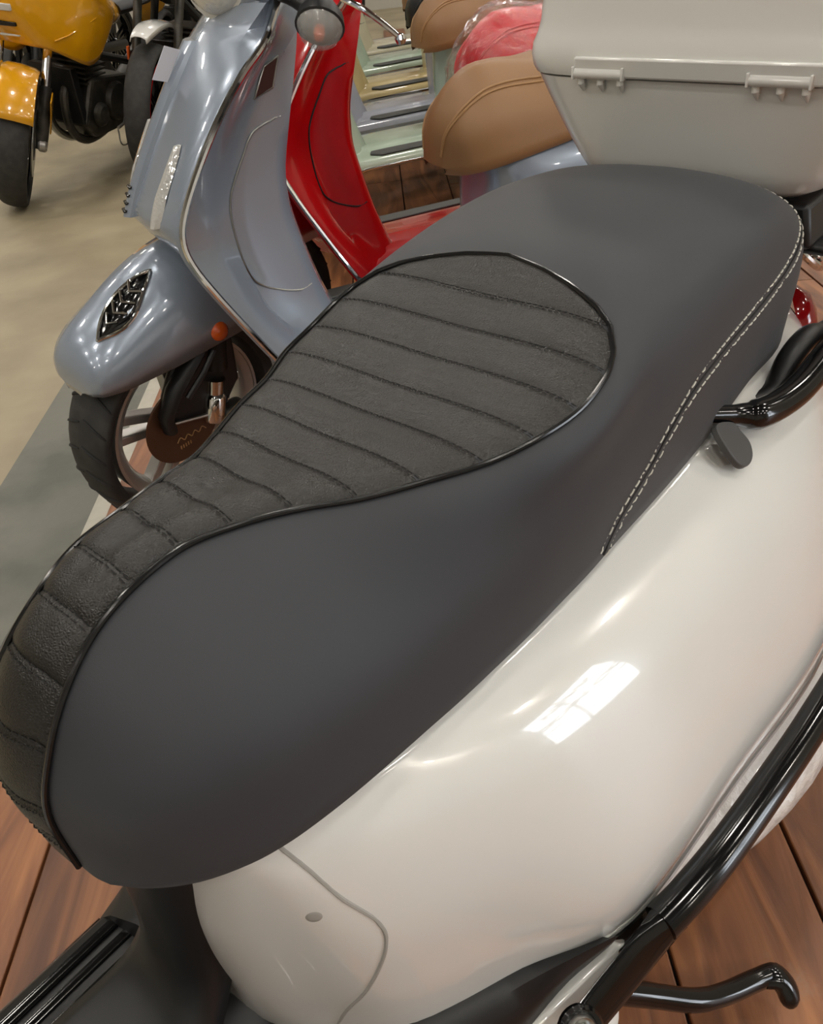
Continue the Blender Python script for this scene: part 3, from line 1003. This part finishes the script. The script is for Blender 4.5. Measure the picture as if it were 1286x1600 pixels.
# black front spine between floor and seat
SPN = [(.062, .613, .068), (.060, .56, .057), (.058, .50, .047), (.054, .445, .042), (.046, .405, .046), (.020, .378, .055), (-.05, .366, .066), (-.20, .364, .072), (-.34, .362, .074)]
rows = []
for x, z, w in spl(SPN, 4):
    up_ = max(0, min(1, (z - .37) / .06))
    rows.append([(x + .030 * up_, yy, z - .022 * (1 - up_)) if abs(f) == 1 else (x + .010 * up_, yy, z - .006 * (1 - up_)) if abs(f) > .9 else (x + .002 * up_, yy, z) if abs(f) > .5 else (x, yy, z + .0) for f, yy in ((f, w * f) for f in (-1, -.94, -.75, -.4, 0, .4, .75, .94, 1))])
spine = MB(WO).grid(rows).build('front_spine', BLACK_PLASTIC, white, angle=60, solid=.004)
BVP = bvh_of(spine, WO)
MB(WO).tube([snap(BVP, p, 0.0002) for p in spl([(-.20, .046, .366), (-.06, .044, .37), (.00, .036, .375), (.032, .016, .392), (.034, -.006, .394), (.02, -.028, .38), (-.05, -.044, .37), (-.20, -.048, .366)], 6)], 0.0011, 6).build('hatch_gap', DARK_GAP, spine)
# crash bars with flattened ends, bolts
for sg in (-1, 1):
    cp = spl([(.335, sg * .268, .342), (.370, sg * .2755, .346), (.42, sg * .283, .350), (.50, sg * .290, .352), (.60, sg * .296, .352), (.72, sg * .297, .352), (.85, sg * .282, .355), (.96, sg * .232, .37), (1.02, sg * .15, .39), (1.04, sg * .05, .40)], 6)
    bar = MB(WO).tube(cp, [0.016] * len(cp), 16).build('crash_bar', GLOSS_BLACK, white)
    fl_ = spl([(.225, sg * .252, .316), (.250, sg * .256, .319), (.290, sg * .263, .328), (.320, sg * .268, .337), (.345, sg * .2715, .343)], 4)
    rows = []
    for k, q in enumerate(fl_):
        t = k / (len(fl_) - 1)
        h = 0.017 + 0.002 * math.sin(t * math.pi)
        th_ = 0.004 + 0.011 * max(0, (t - .6) / .4) ** 1.5
        rows.append([tuple(Vector(q) + Vector((-.35 * math.cos(a_) * h * .3, sg * (math.sin(a_) * th_ * .8 - math.cos(a_) * h * .55), math.cos(a_) * h * .83 + math.sin(a_) * th_ * .5))) for a_ in np.linspace(0, 2 * math.pi, 15)[:-1]])
    MB(WO).grid(rows, cv=True, cap0=True, cap1=True).build('flattened_end', GLOSS_BLACK, bar, angle=60)
    ax = Vector((-.30, sg * .62, .72))
    MB(WO).lathe([(0, .010), (.006, .010), (.0062, .007), (.0105, .009), (.0125, .006), (.0125, 0)], 24, origin=(.232, sg * .2535, .323), axis=ax).build('bolt', STEEL, bar)
    MB(WO).lathe([(.0135, 0), (.0135, .006), (.017, .007), (.0195, .004), (.0195, 0)], 28, origin=(.232, sg * .2535, .320), axis=ax).build('bolt_collar', GLOSS_BLACK, bar)
    # pale body edge under the floor wing, round cover below
    MB(WO).prism([(.19, sg * .214, .298), (.302, sg * .250, .336), (.316, sg * .256, .322), (.26, sg * .247, .300), (.19, sg * .232, .285)], (0, -sg * .012, -.006)).build('body_edge', PAINT['white'], white, bevel=0.003)
    MB(WO).lathe([(0, .012), (.035, .012), (.042, .008), (.044, 0), (.044, -.03), (0, -.03)], 32, origin=(.262, sg * .232, .272), axis=(.1, sg * .6, .75)).build('round_cover', PAINT['white'], white)
# wrapped engine cover low on the left
G = []
for t in np.linspace(0, 1, 13):
    r = math.sin(math.pi * min(max(t, .03), .97)) ** .5
    G.append([(.42 + .54 * t, -.200 + .112 * r * math.cos(q), .205 + .085 * r * math.sin(q)) for q in np.linspace(0, 2 * math.pi, 21)[:-1]])
MB(WO).grid(G, cv=True, cap0=True, cap1=True).build('engine_cover', ENG_WRAP, white)
# side stand
st_pts = spl([(.300, -.225, .215), (.345, -.262, .170), (.385, -.300, .135), (.420, -.320, .112), (.455, -.336, .096), (.474, -.346, .090)], 4)
sd = MB(WO).tube(st_pts, [.012] * 5 + [.0115] * 5 + [.011] * (len(st_pts) - 10), 12).build('side_stand', GLOSS_BLACK, white)
MB(WO).tube(spl([(.468, -.343, .092), (.480, -.354, .088), (.481, -.366, .078), (.476, -.376, .064)], 4), [.0115, .0125, .013, .014, .0145, .0145, .0145, .0145, .0145, .0145, .0145, .0135, .010], 12, flat=0.75).build('stand_foot', GLOSS_BLACK, sd)
# passenger grab rails
for sg in (-1, 1):
    g = MB(WO).tube(spl([(.625, sg * .130, .640), (.661, sg * .153, .630), (.674, sg * .163, .627), (.703, sg * .172, .625), (.742, sg * .179, .628), (.793, sg * .182, .637), (.85, sg * .184, .644), (.94, sg * .180, .650), (1.03, sg * .165, .655)], 6), [.010] * 6 + [.011, .0115, .012, .013, .0135, .014] + [.0145] * 37, 14).build('grab_rail', GLOSS_BLACK, white)
    MB(WO).tube(spl([(.71, sg * .128, .600), (.754, sg * .149, .604), (.785, sg * .151, .630), (.820, sg * .154, .640), (.86, sg * .160, .631), (.93, sg * .170, .628), (1.0, sg * .165, .640)], 6), 0.0125, 14).build('upper_rail', BLACK_PLASTIC, g)
    tp = [(.618, sg * .148, .640), (.640, sg * .154, .634), (.646, sg * .161, .624), (.650, sg * .170, .612), (.645, sg * .176, .602), (.632, sg * .178, .600), (.620, sg * .174, .606), (.613, sg * .164, .622)]
    MB(WO).prism(closed_spl(tp, 4), (-.003, sg * -.004, -.0035)).build('rail_bracket', BRACKET, g, bevel=0.001)
    MB(WO).lathe([(0, .022), (.022, .019), (.034, .008), (.036, 0)], 24, origin=(.972, sg * .098, .592), axis=(.35, sg * .8, .35)).build('rear_reflector', RED_LENS, white)
# rack under the box
for sg in (-1, 1):
    MB(WO).tube([(.83, sg * .07, .70), (.90, sg * .075, .735), (1.12, sg * .075, .742)], 0.010, 10).build('rack_tube', GLOSS_BLACK, white)
MB(WO).prism([(.86, -.128, .712), (.86, -.118, .758), (.86, .118, .758), (.86, .128, .712)], (.26, 0, 0)).box((.88, -.14, .700), (1.12, .14, .714)).build('rack_plate', BLACK_PLASTIC, white, bevel=0.006)

# ================================================================== the white top box
box_loc = Vector(W_ORG + (0,)) + Matrix.Rotation(RAD(90) - W_YAW, 3, 'Z') @ Vector((.98, 0, .772))
tb = thing('top_box', 'white plastic top case with a hinged lid, on the rack behind the grey seat', 'luggage box', box_loc, RAD(90) - W_YAW)
TBO = Matrix.Translation((-.98, 0, -.772))


def box_loop(z, hw, x0, x1, ex=7.0, n=96):
    cx, rx = (x0 + x1) / 2, (x1 - x0) / 2
    return [(cx + rx * math.copysign(abs(math.cos(q)) ** (2 / ex), math.cos(q)), hw * math.copysign(abs(math.sin(q)) ** (2 / ex), math.sin(q)), z) for q in np.linspace(0, 2 * math.pi, n + 1)[:-1]]


BWA = .0205
MB(TBO).grid([box_loop(z, hw + BWA, x0, x1) for z, hw, x0, x1 in ((.765, .06, .88, 1.08), (.768, .100, .838, 1.118), (.776, .113, .828, 1.128), (.793, .124, .822, 1.138), (.825, .143, .814, 1.15), (.853, .158, .807, 1.160), (.8735, .168, .802, 1.167), (.8745, .160, .81, 1.16))], cv=True, cap0=True).build('box_body', PAINT['white'], tb, angle=50)
MB(TBO).grid([box_loop(z, hw + BWA, x0, x1) for z, hw, x0, x1 in ((.876, .162, .808, 1.16), (.8758, .1705, .800, 1.168), (.882, .1735, .7975, 1.1705), (.892, .175, .7965, 1.172), (.902, .1735, .7975, 1.171), (.911, .1695, .8005, 1.168), (.922, .1665, .803, 1.165), (.95, .164, .805, 1.162), (1.0, .160, .810, 1.155), (1.05, .151, .822, 1.14), (1.08, .134, .845, 1.115), (1.095, .105, .885, 1.075), (1.10, .05, .94, 1.02))], cv=True, cap1=True).build('lid', PAINT['white'], tb, angle=50)
MB(TBO).prism([(.801, .114, .8755), (.801, -.165, .8755), (.797, -.165, .8945), (.797, .114, .8945)], (-.006, 0, 0)).build('hinge_strip', PAINT['white'], tb, bevel=0.0025)
for yc in (.0865, -.092):
    h = MB(TBO).tube([(.7955, yc + .0265, .8795), (.7955, yc - .0265, .8795)], 0.0052, 12).build('hinge', PAINT['white'], tb)
    for dy in (-.022, 0, .022):
        MB(TBO).tube([(.799, yc + dy, .8785), (.7985, yc + dy - .001, .870), (.8025, yc + dy - .002, .8625)], [.0042, .0040, .0012], 10).build('hinge_claw', PAINT['white'], h)
    for dy in (-.0275, .0275):
        MB(TBO).box((.790, yc + dy - .0012, .874), (.800, yc + dy + .0012, .886)).build('hinge_cheek', PAINT['white'], h, bevel=0.0008)

# ================================================================== the row of display scooters
DY = RAD(70)
BL = (.135, 1.67)
scooter('blue_scooter', 'light blue scooter with a brown seat, its front wheel turned, beside the white scooter', 'blue', BROWN_SEAT, BL, DY, RAD(28))
RD = (BL[0] + .12, BL[1] + .475)
scooter('red_scooter', 'glossy red scooter with its red seat wrapped in clear plastic, behind the blue one', 'red', RED_SEAT, RD, DY, RAD(28), detail=1)
near0 = None
ROW = [('mint', 'mint green scooter with a brown seat, just behind the red scooter', 'mint_scooter', (0.004, 2.884), BROWN_SEAT),
       ('lilac', 'pale lilac grey scooter parked between the mint and the mustard cream ones', 'lilac_scooter', (0.022, 3.439), BLACK_PLASTIC),
       ('cream', 'mustard cream scooter parked behind the pale lilac one', 'cream_scooter', (0.048, 4.052), BROWN_SEAT),
       ('mint', 'mint green scooter far back in the row, behind the mustard cream one', 'mint_scooter', (0.076, 4.687), BROWN_SEAT),
       ('sand', 'pale sand coloured scooter farthest back in the row', 'sand_scooter', (0.120, 5.291), BROWN_SEAT)]
ec, es = math.sin(DY), math.cos(DY)
for paint, label, nm, (wx, wy), sm in ROW:
    # the near corner between shield and floor stands at local (-.30, -.197)
    ox = wx - (-.30 * ec + .197 * es)
    oy = wy - (-.30 * es - .197 * ec)
    scooter(nm, label, paint, sm, (ox, oy), DY, RAD(28), detail=1)


# ================================================================== motorcycles parked on the concrete
def motorcycle(name, label, loc, yaw, lean, steer, body_m, fender_m, sport, group=None, stripe=None):
    root = thing(name, label, 'motorcycle', loc, RAD(90) - yaw, group)
    root.rotation_euler = (lean, 0, RAD(90) - yaw)
    R = .300
    T = wheel_frame((0, 0, R), steer, RAD(24))
    build_tyre(root, T, R=R, w=.062, grooves=False, rimR=.222)
    build_rim(root, T, R=.225, w=.045, spokes=6, m=GLOSS_BLACK)
    if stripe:
        MB(T).lathe([(.228, .050), (.236, .0525), (.236, .048)], 48, closed_prof=True).lathe([(.228, -.050), (.236, -.0525), (.236, -.048)], 48, closed_prof=True).build('rim_stripe', stripe, root)
    R2 = MB()
    T2 = Matrix.Translation((1.40, 0, R))
    build_tyre(root, T2, R=R, w=.075, grooves=False, rimR=.222)
    build_rim(root, T2, R=.225, w=.055, spokes=6, m=GLOSS_BLACK)
    # discs, fork
    for sg in (-1, 1):
        MB(T).lathe([(.075, 0), (.150, 0), (.150, .005), (.075, .005)], 40, origin=(0, sg * .068 - .0025, 0), axis=(0, 1, 0), closed_prof=True).build('brake_disc', STEEL, root, angle=30)
        fk = MB(T).tube([(.0, sg * .100, -.02), (.03, sg * .100, .06), (.105, sg * .100, .235)], [.026, .030, .028], 12).build('fork_leg', BLACK_PLASTIC if not sport else ENGINE, root)
        MB(T).tube([(.10, sg * .100, .225), (.265, sg * .100, .60)], 0.0205, 12).build('fork_tube', CHROME if sport else ENGINE, fk)
        MB(T).lathe([(0, -.02), (.02, -.02), (.028, -.012), (.028, .012), (.02, .02), (0, .02)], 16, origin=(0, sg * .105, 0), axis=(0, 1, 0)).build('axle_clamp', ALU, fk)
        if not sport:
            MB(T).box((.075, sg * .133 - .006, .20), (.10, sg * .133 + .006, .26)).build('fork_reflector', AMBER, fk, bevel=.004)
    # mudguard
    rows = []
    for q in np.linspace(RAD(-8 if sport else -30), RAD(128), 20):
        rr = R + .022
        c, z = -math.cos(q) * rr, math.sin(q) * rr
        w = .078
        rows.append([(c * (1 - .10), -w, z * (1 - .10)), (c * .97, -w * .98, z * .97), (c, -w * .72, z), (c * 1.012, 0, z * 1.012), (c, w * .72, z), (c * .97, w * .98, z * .97), (c * .9, w, z * .9)])
    if sport:
        fen = MB(T).grid(rows[6:]).build('front_mudguard', fender_m, root, solid=.004, angle=50)
        for sg in (-1, 1):
            MB(T).prism([(-.02, sg * .128, .21), (.055, sg * .130, .235), (.10, sg * .130, .21), (.055, sg * .132, .06), (.03, sg * .132, .05), (.02, sg * .130, .14)], (0, sg * .006, 0)).build('mudguard_side', fender_m, fen, bevel=.002)
    else:
        rows = []
        for t in np.linspace(0, 1, 14):
            x, z = -.16 + .58 * t, .40 - .05 * (2 * t - 1) ** 2 - .05 * t
            w = .022 + .035 * math.sin(math.pi * min(t + .12, 1)) ** .7
            rows.append([(x, -w, z - .022), (x, -w * .9, z - .004), (x, -w * .4, z + .004), (x, 0, z + .005), (x, w * .4, z + .004), (x, w * .9, z - .004), (x, w, z - .022)])
        MB(T).grid(rows).build('front_mudguard', fender_m, root, solid=.004, angle=50)
    # engine block, cylinders, covers
    en = MB().prism([(.36, -.13, .30), (.46, -.13, .22), (.78, -.13, .22), (.90, -.13, .34), (.80, -.13, .46), (.46, -.13, .50)], (0, .26, 0)).build('engine', ENGINE, root, bevel=.02, smooth=False)
    for k in range(7):
        z = .47 + .022 * k
        MB().box((.42 + k * .004, -.115, z), (.60 + k * .004, .115, z + .009)).build('cooling_fin', ENGINE, en, bevel=.002, smooth=False)
    for sg in (-1, 1):
        MB().lathe([(0, .035), (.055, .033), (.085, .02), (.095, 0), (.095, -.02)], 28, origin=(.64, sg * .135, .36), axis=(0, sg, 0)).build('clutch_cover', ENGINE, en)
        MB().lathe([(0, .03), (.04, .028), (.055, .015), (.058, 0)], 24, origin=(.48, sg * .135, .33), axis=(0, sg, 0)).build('crank_cover', ENGINE, en)
        MB().tube([(.30, sg * .06, .76), (.42, sg * .14, .62), (.80, sg * .16, .52), (.92, sg * .13, .36)], .020, 10).build('frame_rail', BLACK_PLASTIC, root)
        MB().tube([(.92, sg * .105, .33), (1.40, sg * .105, .30)], .024, 10, flat=1.5).build('swingarm', BLACK_PLASTIC, root)
        MB().tube([(.86, sg * .15, .30), (.87, sg * .24, .305)], .011, 8).build('foot_peg', ALU, root)
    for k in range(2):
        MB().tube(spl([(.42, -.05 + .1 * k, .50), (.33, -.05 + .1 * k, .44), (.34, -.05 + .1 * k, .28), (.48, -.04 + .08 * k, .19), (.80, .03 + .05 * k, .18), (1.0, .12, .24)], 5), .021, 10).build('exhaust_pipe', STEEL if k else ENGINE, root)
    MB().tube([(1.0, .13, .25), (1.42, .18, .42)], .05, 14).build('silencer', ENGINE, root)
    MB().prism([(.32, -.11, .56), (.36, -.12, .30), (.40, -.12, .30), (.37, -.11, .56)], (0, .23, 0)).build('radiator', BLACK_PLASTIC, root, bevel=.004)
    # tank, seat, tail
    G = []
    for t in np.linspace(0, 1, 10):
        w = .05 + .115 * math.sin(math.pi * (t * .80 + .12)) ** .8
        G.append([(.34 + .50 * t, w * math.cos(q), .78 - .06 * t + (.115 if math.sin(q) > 0 else .08) * math.sin(q) * (.55 + .45 * math.sin(math.pi * (t * .8 + .15)))) for q in np.linspace(0, 2 * math.pi, 21)[:-1]])
    MB().grid(G, cv=True, cap0=True, cap1=True).build('fuel_tank', body_m, root)
    G = []
    for t in np.linspace(0, 1, 9):
        w = .07 + .07 * math.sin(math.pi * (t * .7 + .25))
        zc = .745 + .09 * t ** 1.5
        G.append([(.80 + .66 * t, w * math.cos(q), zc + .045 * math.sin(q)) for q in np.linspace(0, 2 * math.pi, 17)[:-1]])
    MB().grid(G, cv=True, cap0=True, cap1=True).build('seat', BLACK_PLASTIC, root)
    for sg in (-1, 1):
        MB().prism([(.92, sg * .115, .74), (1.45, sg * .10, .86), (1.52, sg * .05, .84), (1.20, sg * .11, .70), (.98, sg * .12, .66)], (0, sg * .02, 0)).build('tail_panel', body_m, root, bevel=.008)
        hb = MB(T).tube([(.24, sg * .05, .62), (.25, sg * .20, .66), (.33, sg * .36, .65)], .0125, 10).build('handlebar', BLACK_PLASTIC, root)
        MB(T).tube([(.265, sg * .24, .66), (.335, sg * .37, .65)], .018, 10).build('grip', BLACK_PLASTIC, hb)
    # side stand, brake pedal loop
    MB().tube([(.74, -.12, .24), (.80, -.22, .10), (.84, -.285, .015 + .285 * math.sin(lean))], .012, 8).build('side_stand', BLACK_PLASTIC, root)
    MB().tube(spl([(.60, -.15, .23), (.58, -.17, .17), (.62, -.175, .155), (.68, -.165, .17), (.70, -.15, .23)], 4), .004, 6).build('wire_guard', STEEL, root)
    MB().tube([(.70, -.16, .34), (.60, -.19, .27), (.54, -.19, .26)], .008, 8).build('gear_lever', ALU, root)
    if sport:
        for sg in (-1, 1):
            # side fairing: flared panel with a folded crease
            A = [(.03, .045, .80), (.04, .075, .735), (.06, .090, .700)]
            prof = [
                [(-.02, .0, .90), (-.01, .0, .82), (.02, .0, .755), (.05, .0, .705)],
                [(.00, .085, .905), (.005, .095, .825), (.035, .105, .755), (.06, .105, .700)],
                [(.10, .150, .935), (.10, .165, .83), (.115, .175, .745), (.125, .172, .680)],
                [(.25, .200, .945), (.25, .215, .83), (.265, .222, .70), (.275, .205, .61)],
                [(.36, .215, .92), (.38, .228, .82), (.385, .220, .69), (.365, .200, .585)],
                [(.50, .205, .88), (.54, .212, .80), (.53, .205, .70), (.46, .195, .605)],
                [(.60, .185, .83), (.63, .190, .77), (.60, .190, .72), (.53, .188, .66)],
            ]
            P = np.array(prof)
            P[..., 1] *= sg
            P = np.array([spl(P[:, j], 4) for j in range(4)]).transpose(1, 0, 2)
            P = np.array([spl(r, 4) for r in P])
            f = MB().grid(P).build('side_fairing', body_m, root, angle=40, solid=.004)
            for (z0, z1, m) in ((.835, .865, CLEAR), (.775, .795, GLOSS_BLACK), (.735, .745, CLEAR)):
                zc = (z0 + z1) / 2
                MB().prism([(-.012 - (zc - .82) * .25 + .012, sg * .012, z0), (.012 - (zc - .82) * .25, sg * .098, z0 + .004), (.010 - (zc - .82) * .25, sg * .098, z1), (-.014 - (zc - .82) * .25 + .012, sg * .012, z1)], (-.014, 0, 0)).build('nose_slot', m, f, bevel=.003)
            MB().tube([(.13, sg * .19, .72), (.20, sg * .215, .735), (.40, sg * .226, .775), (.60, sg * .195, .80)], .0035, 6).build('fairing_crease', body_m, f)
    else:
        MB(T).lathe([(0, .03), (.06, .025), (.08, .005), (.085, -.02), (.06, -.10), (0, -.12)], 24, origin=(.14, 0, .60), axis=(-1, 0, .1)).build('headlamp', CLEAR, root)
        MB(T).box((.06, -.10, .50), (.17, .10, .53)).build('lamp_bracket', BLACK_PLASTIC, root, bevel=.01)
    return root


motorcycle('yellow_motorcycle', 'yellow sport motorcycle with a slotted nose fairing, on the bare concrete', (-1.69, 4.20, .0), RAD(20), RAD(12), RAD(33), PAINT['yellow'], PAINT['yellow'], True)
motorcycle('black_motorcycle', 'black motorcycle with a white front mudguard, beyond the blue scooter', (-1.08, 4.47, .0), RAD(14), RAD(9), RAD(8), PAINT['black'], PAINT['white'], False, stripe=PAINT['red'])
motorcycle('red_motorcycle', 'dark motorcycle with a red tank, close behind the black motorcycle', (-1.40, 6.45, .0), RAD(14), RAD(9), RAD(8), PAINT['red'], PAINT['black'], False)
motorcycle('grey_motorcycle', 'black motorcycle with a grey tank, behind the yellow motorcycle', (-2.35, 6.35, .0), RAD(14), RAD(9), RAD(8), ENGINE, PAINT['black'], False)
motorcycle('silver_motorcycle', 'dark motorcycle with a silver tank, far back beyond the row of scooters', (-.40, 6.75, .0), RAD(14), RAD(9), RAD(8), STEEL, PAINT['black'], False)

# ================================================================== plastic wrap over the red seat, small pieces on the blue scooter
red = bpy.data.objects['red_scooter']
RO = Matrix.Translation((0, 0, -DECK_Z))
for o in red.children:
    if o.name.startswith(('seat', 'piping')):
        o.location.z += .028
rows = []
rnd = random.Random(3)
for k in range(0, 49):
    s = k / 2
    h = seat_half(s, 5)
    c = np.array([.42, 0, .70])
    L = mirror_y(h)[::-1]
    row = np.vstack([L, h[1:]])
    row = c + (row - c) * np.array([1.055, 1.13, 1.22]) + np.array([-.045, 0, 0.030])
    row += np.array([[rnd.uniform(-.004, .004) for _ in range(3)] for _ in row])
    rows.append(row)
MB(RO).grid(rows).build('plastic_wrap', WRAP, red, angle=60)
blue = bpy.data.objects['blue_scooter']
st = MB(RO).tube(spl([(-.300, -.06, .945), (-.285, -.12, .932), (-.262, -.165, .912)], 4), [.016, .015, .014, .013, .012, .012, .013, .016, .018], 12).build('signal_stalk', BLACK_PLASTIC, blue)
ax = Vector((-.35, -.55, -.55))
MB(RO).lathe([(0, -.042), (.022, -.034), (.035, -.014), (.038, .002), (.036, .004), (0, .004)], 24, origin=(-.262, -.178, .894), axis=ax).build('signal_housing', BLACK_PLASTIC, blue)
ln = MB(RO).lathe([(0, .034), (.017, .030), (.029, .019), (.035, .004), (0, .004)], 24, origin=(-.262, -.178, .894), axis=ax).build('signal_lens', SIGNAL_LENS, blue)
MB(RO).lathe([(0, -.012), (.015, -.008), (.030, .0035)], 24, origin=(-.262, -.178, .894), axis=ax).build('reflector_bowl', CHROME, ln)
MB(RO).lathe([(0, .013), (.007, .010), (.0095, 0), (.008, -.010), (0, -.014)], 12, origin=Vector((-.262, -.178, .894)) + ax.normalized() * .014, axis=ax).build('signal_bulb', AMBER, ln)
MB(RO).prism([(-.450, -.012, .874), (-.482, -.012, .832), (-.506, -.020, .840), (-.474, -.020, .884)], (0, -.0015, 0)).build('price_tag', PAPER, blue)
# red scooter's left brake lever, clamp and grip hang into view
rl = MB(RO).tube(spl([(-.372, -.235, .893), (-.350, -.262, .878), (-.318, -.285, .850), (-.291, -.300, .824)], 5), [.0085] * 8 + [.0075] * 8, 10, flat=.7).build('brake_lever', CHROME, red)
MB(RO).lathe([(0, -.011), (.008, -.008), (.0115, 0), (.008, .008), (0, .011)], 16, origin=(-.289, -.301, .820), axis=(0, 0, 1)).build('lever_ball', CHROME, rl)

# chrome bumper round the tail of the blue scooter, held by stays from the mudguard
bp_ = MB(RO).tube(spl([(.84, -.195, .37), (.945, -.165, .28), (1.035, -.07, .215), (1.066, 0, .198), (1.035, .07, .215), (.945, .165, .28), (.84, .195, .37)], 6), .011, 10).build('rear_bumper', CHROME, blue)
MB(RO).tube(spl([(.90, -.045, .29), (1.0, -.085, .19), (1.10, -.02, .155), (1.10, .02, .155), (1.0, .085, .19), (.90, .045, .29)], 6), .011, 10).build('bumper_loop', CHROME, bp_)
for sg in (-1, 1):
    MB(RO).tube([(.93, sg * .03, .24), (1.045, sg * .055, .208)], .009, 8).build('bumper_stay', CHROME, bp_)
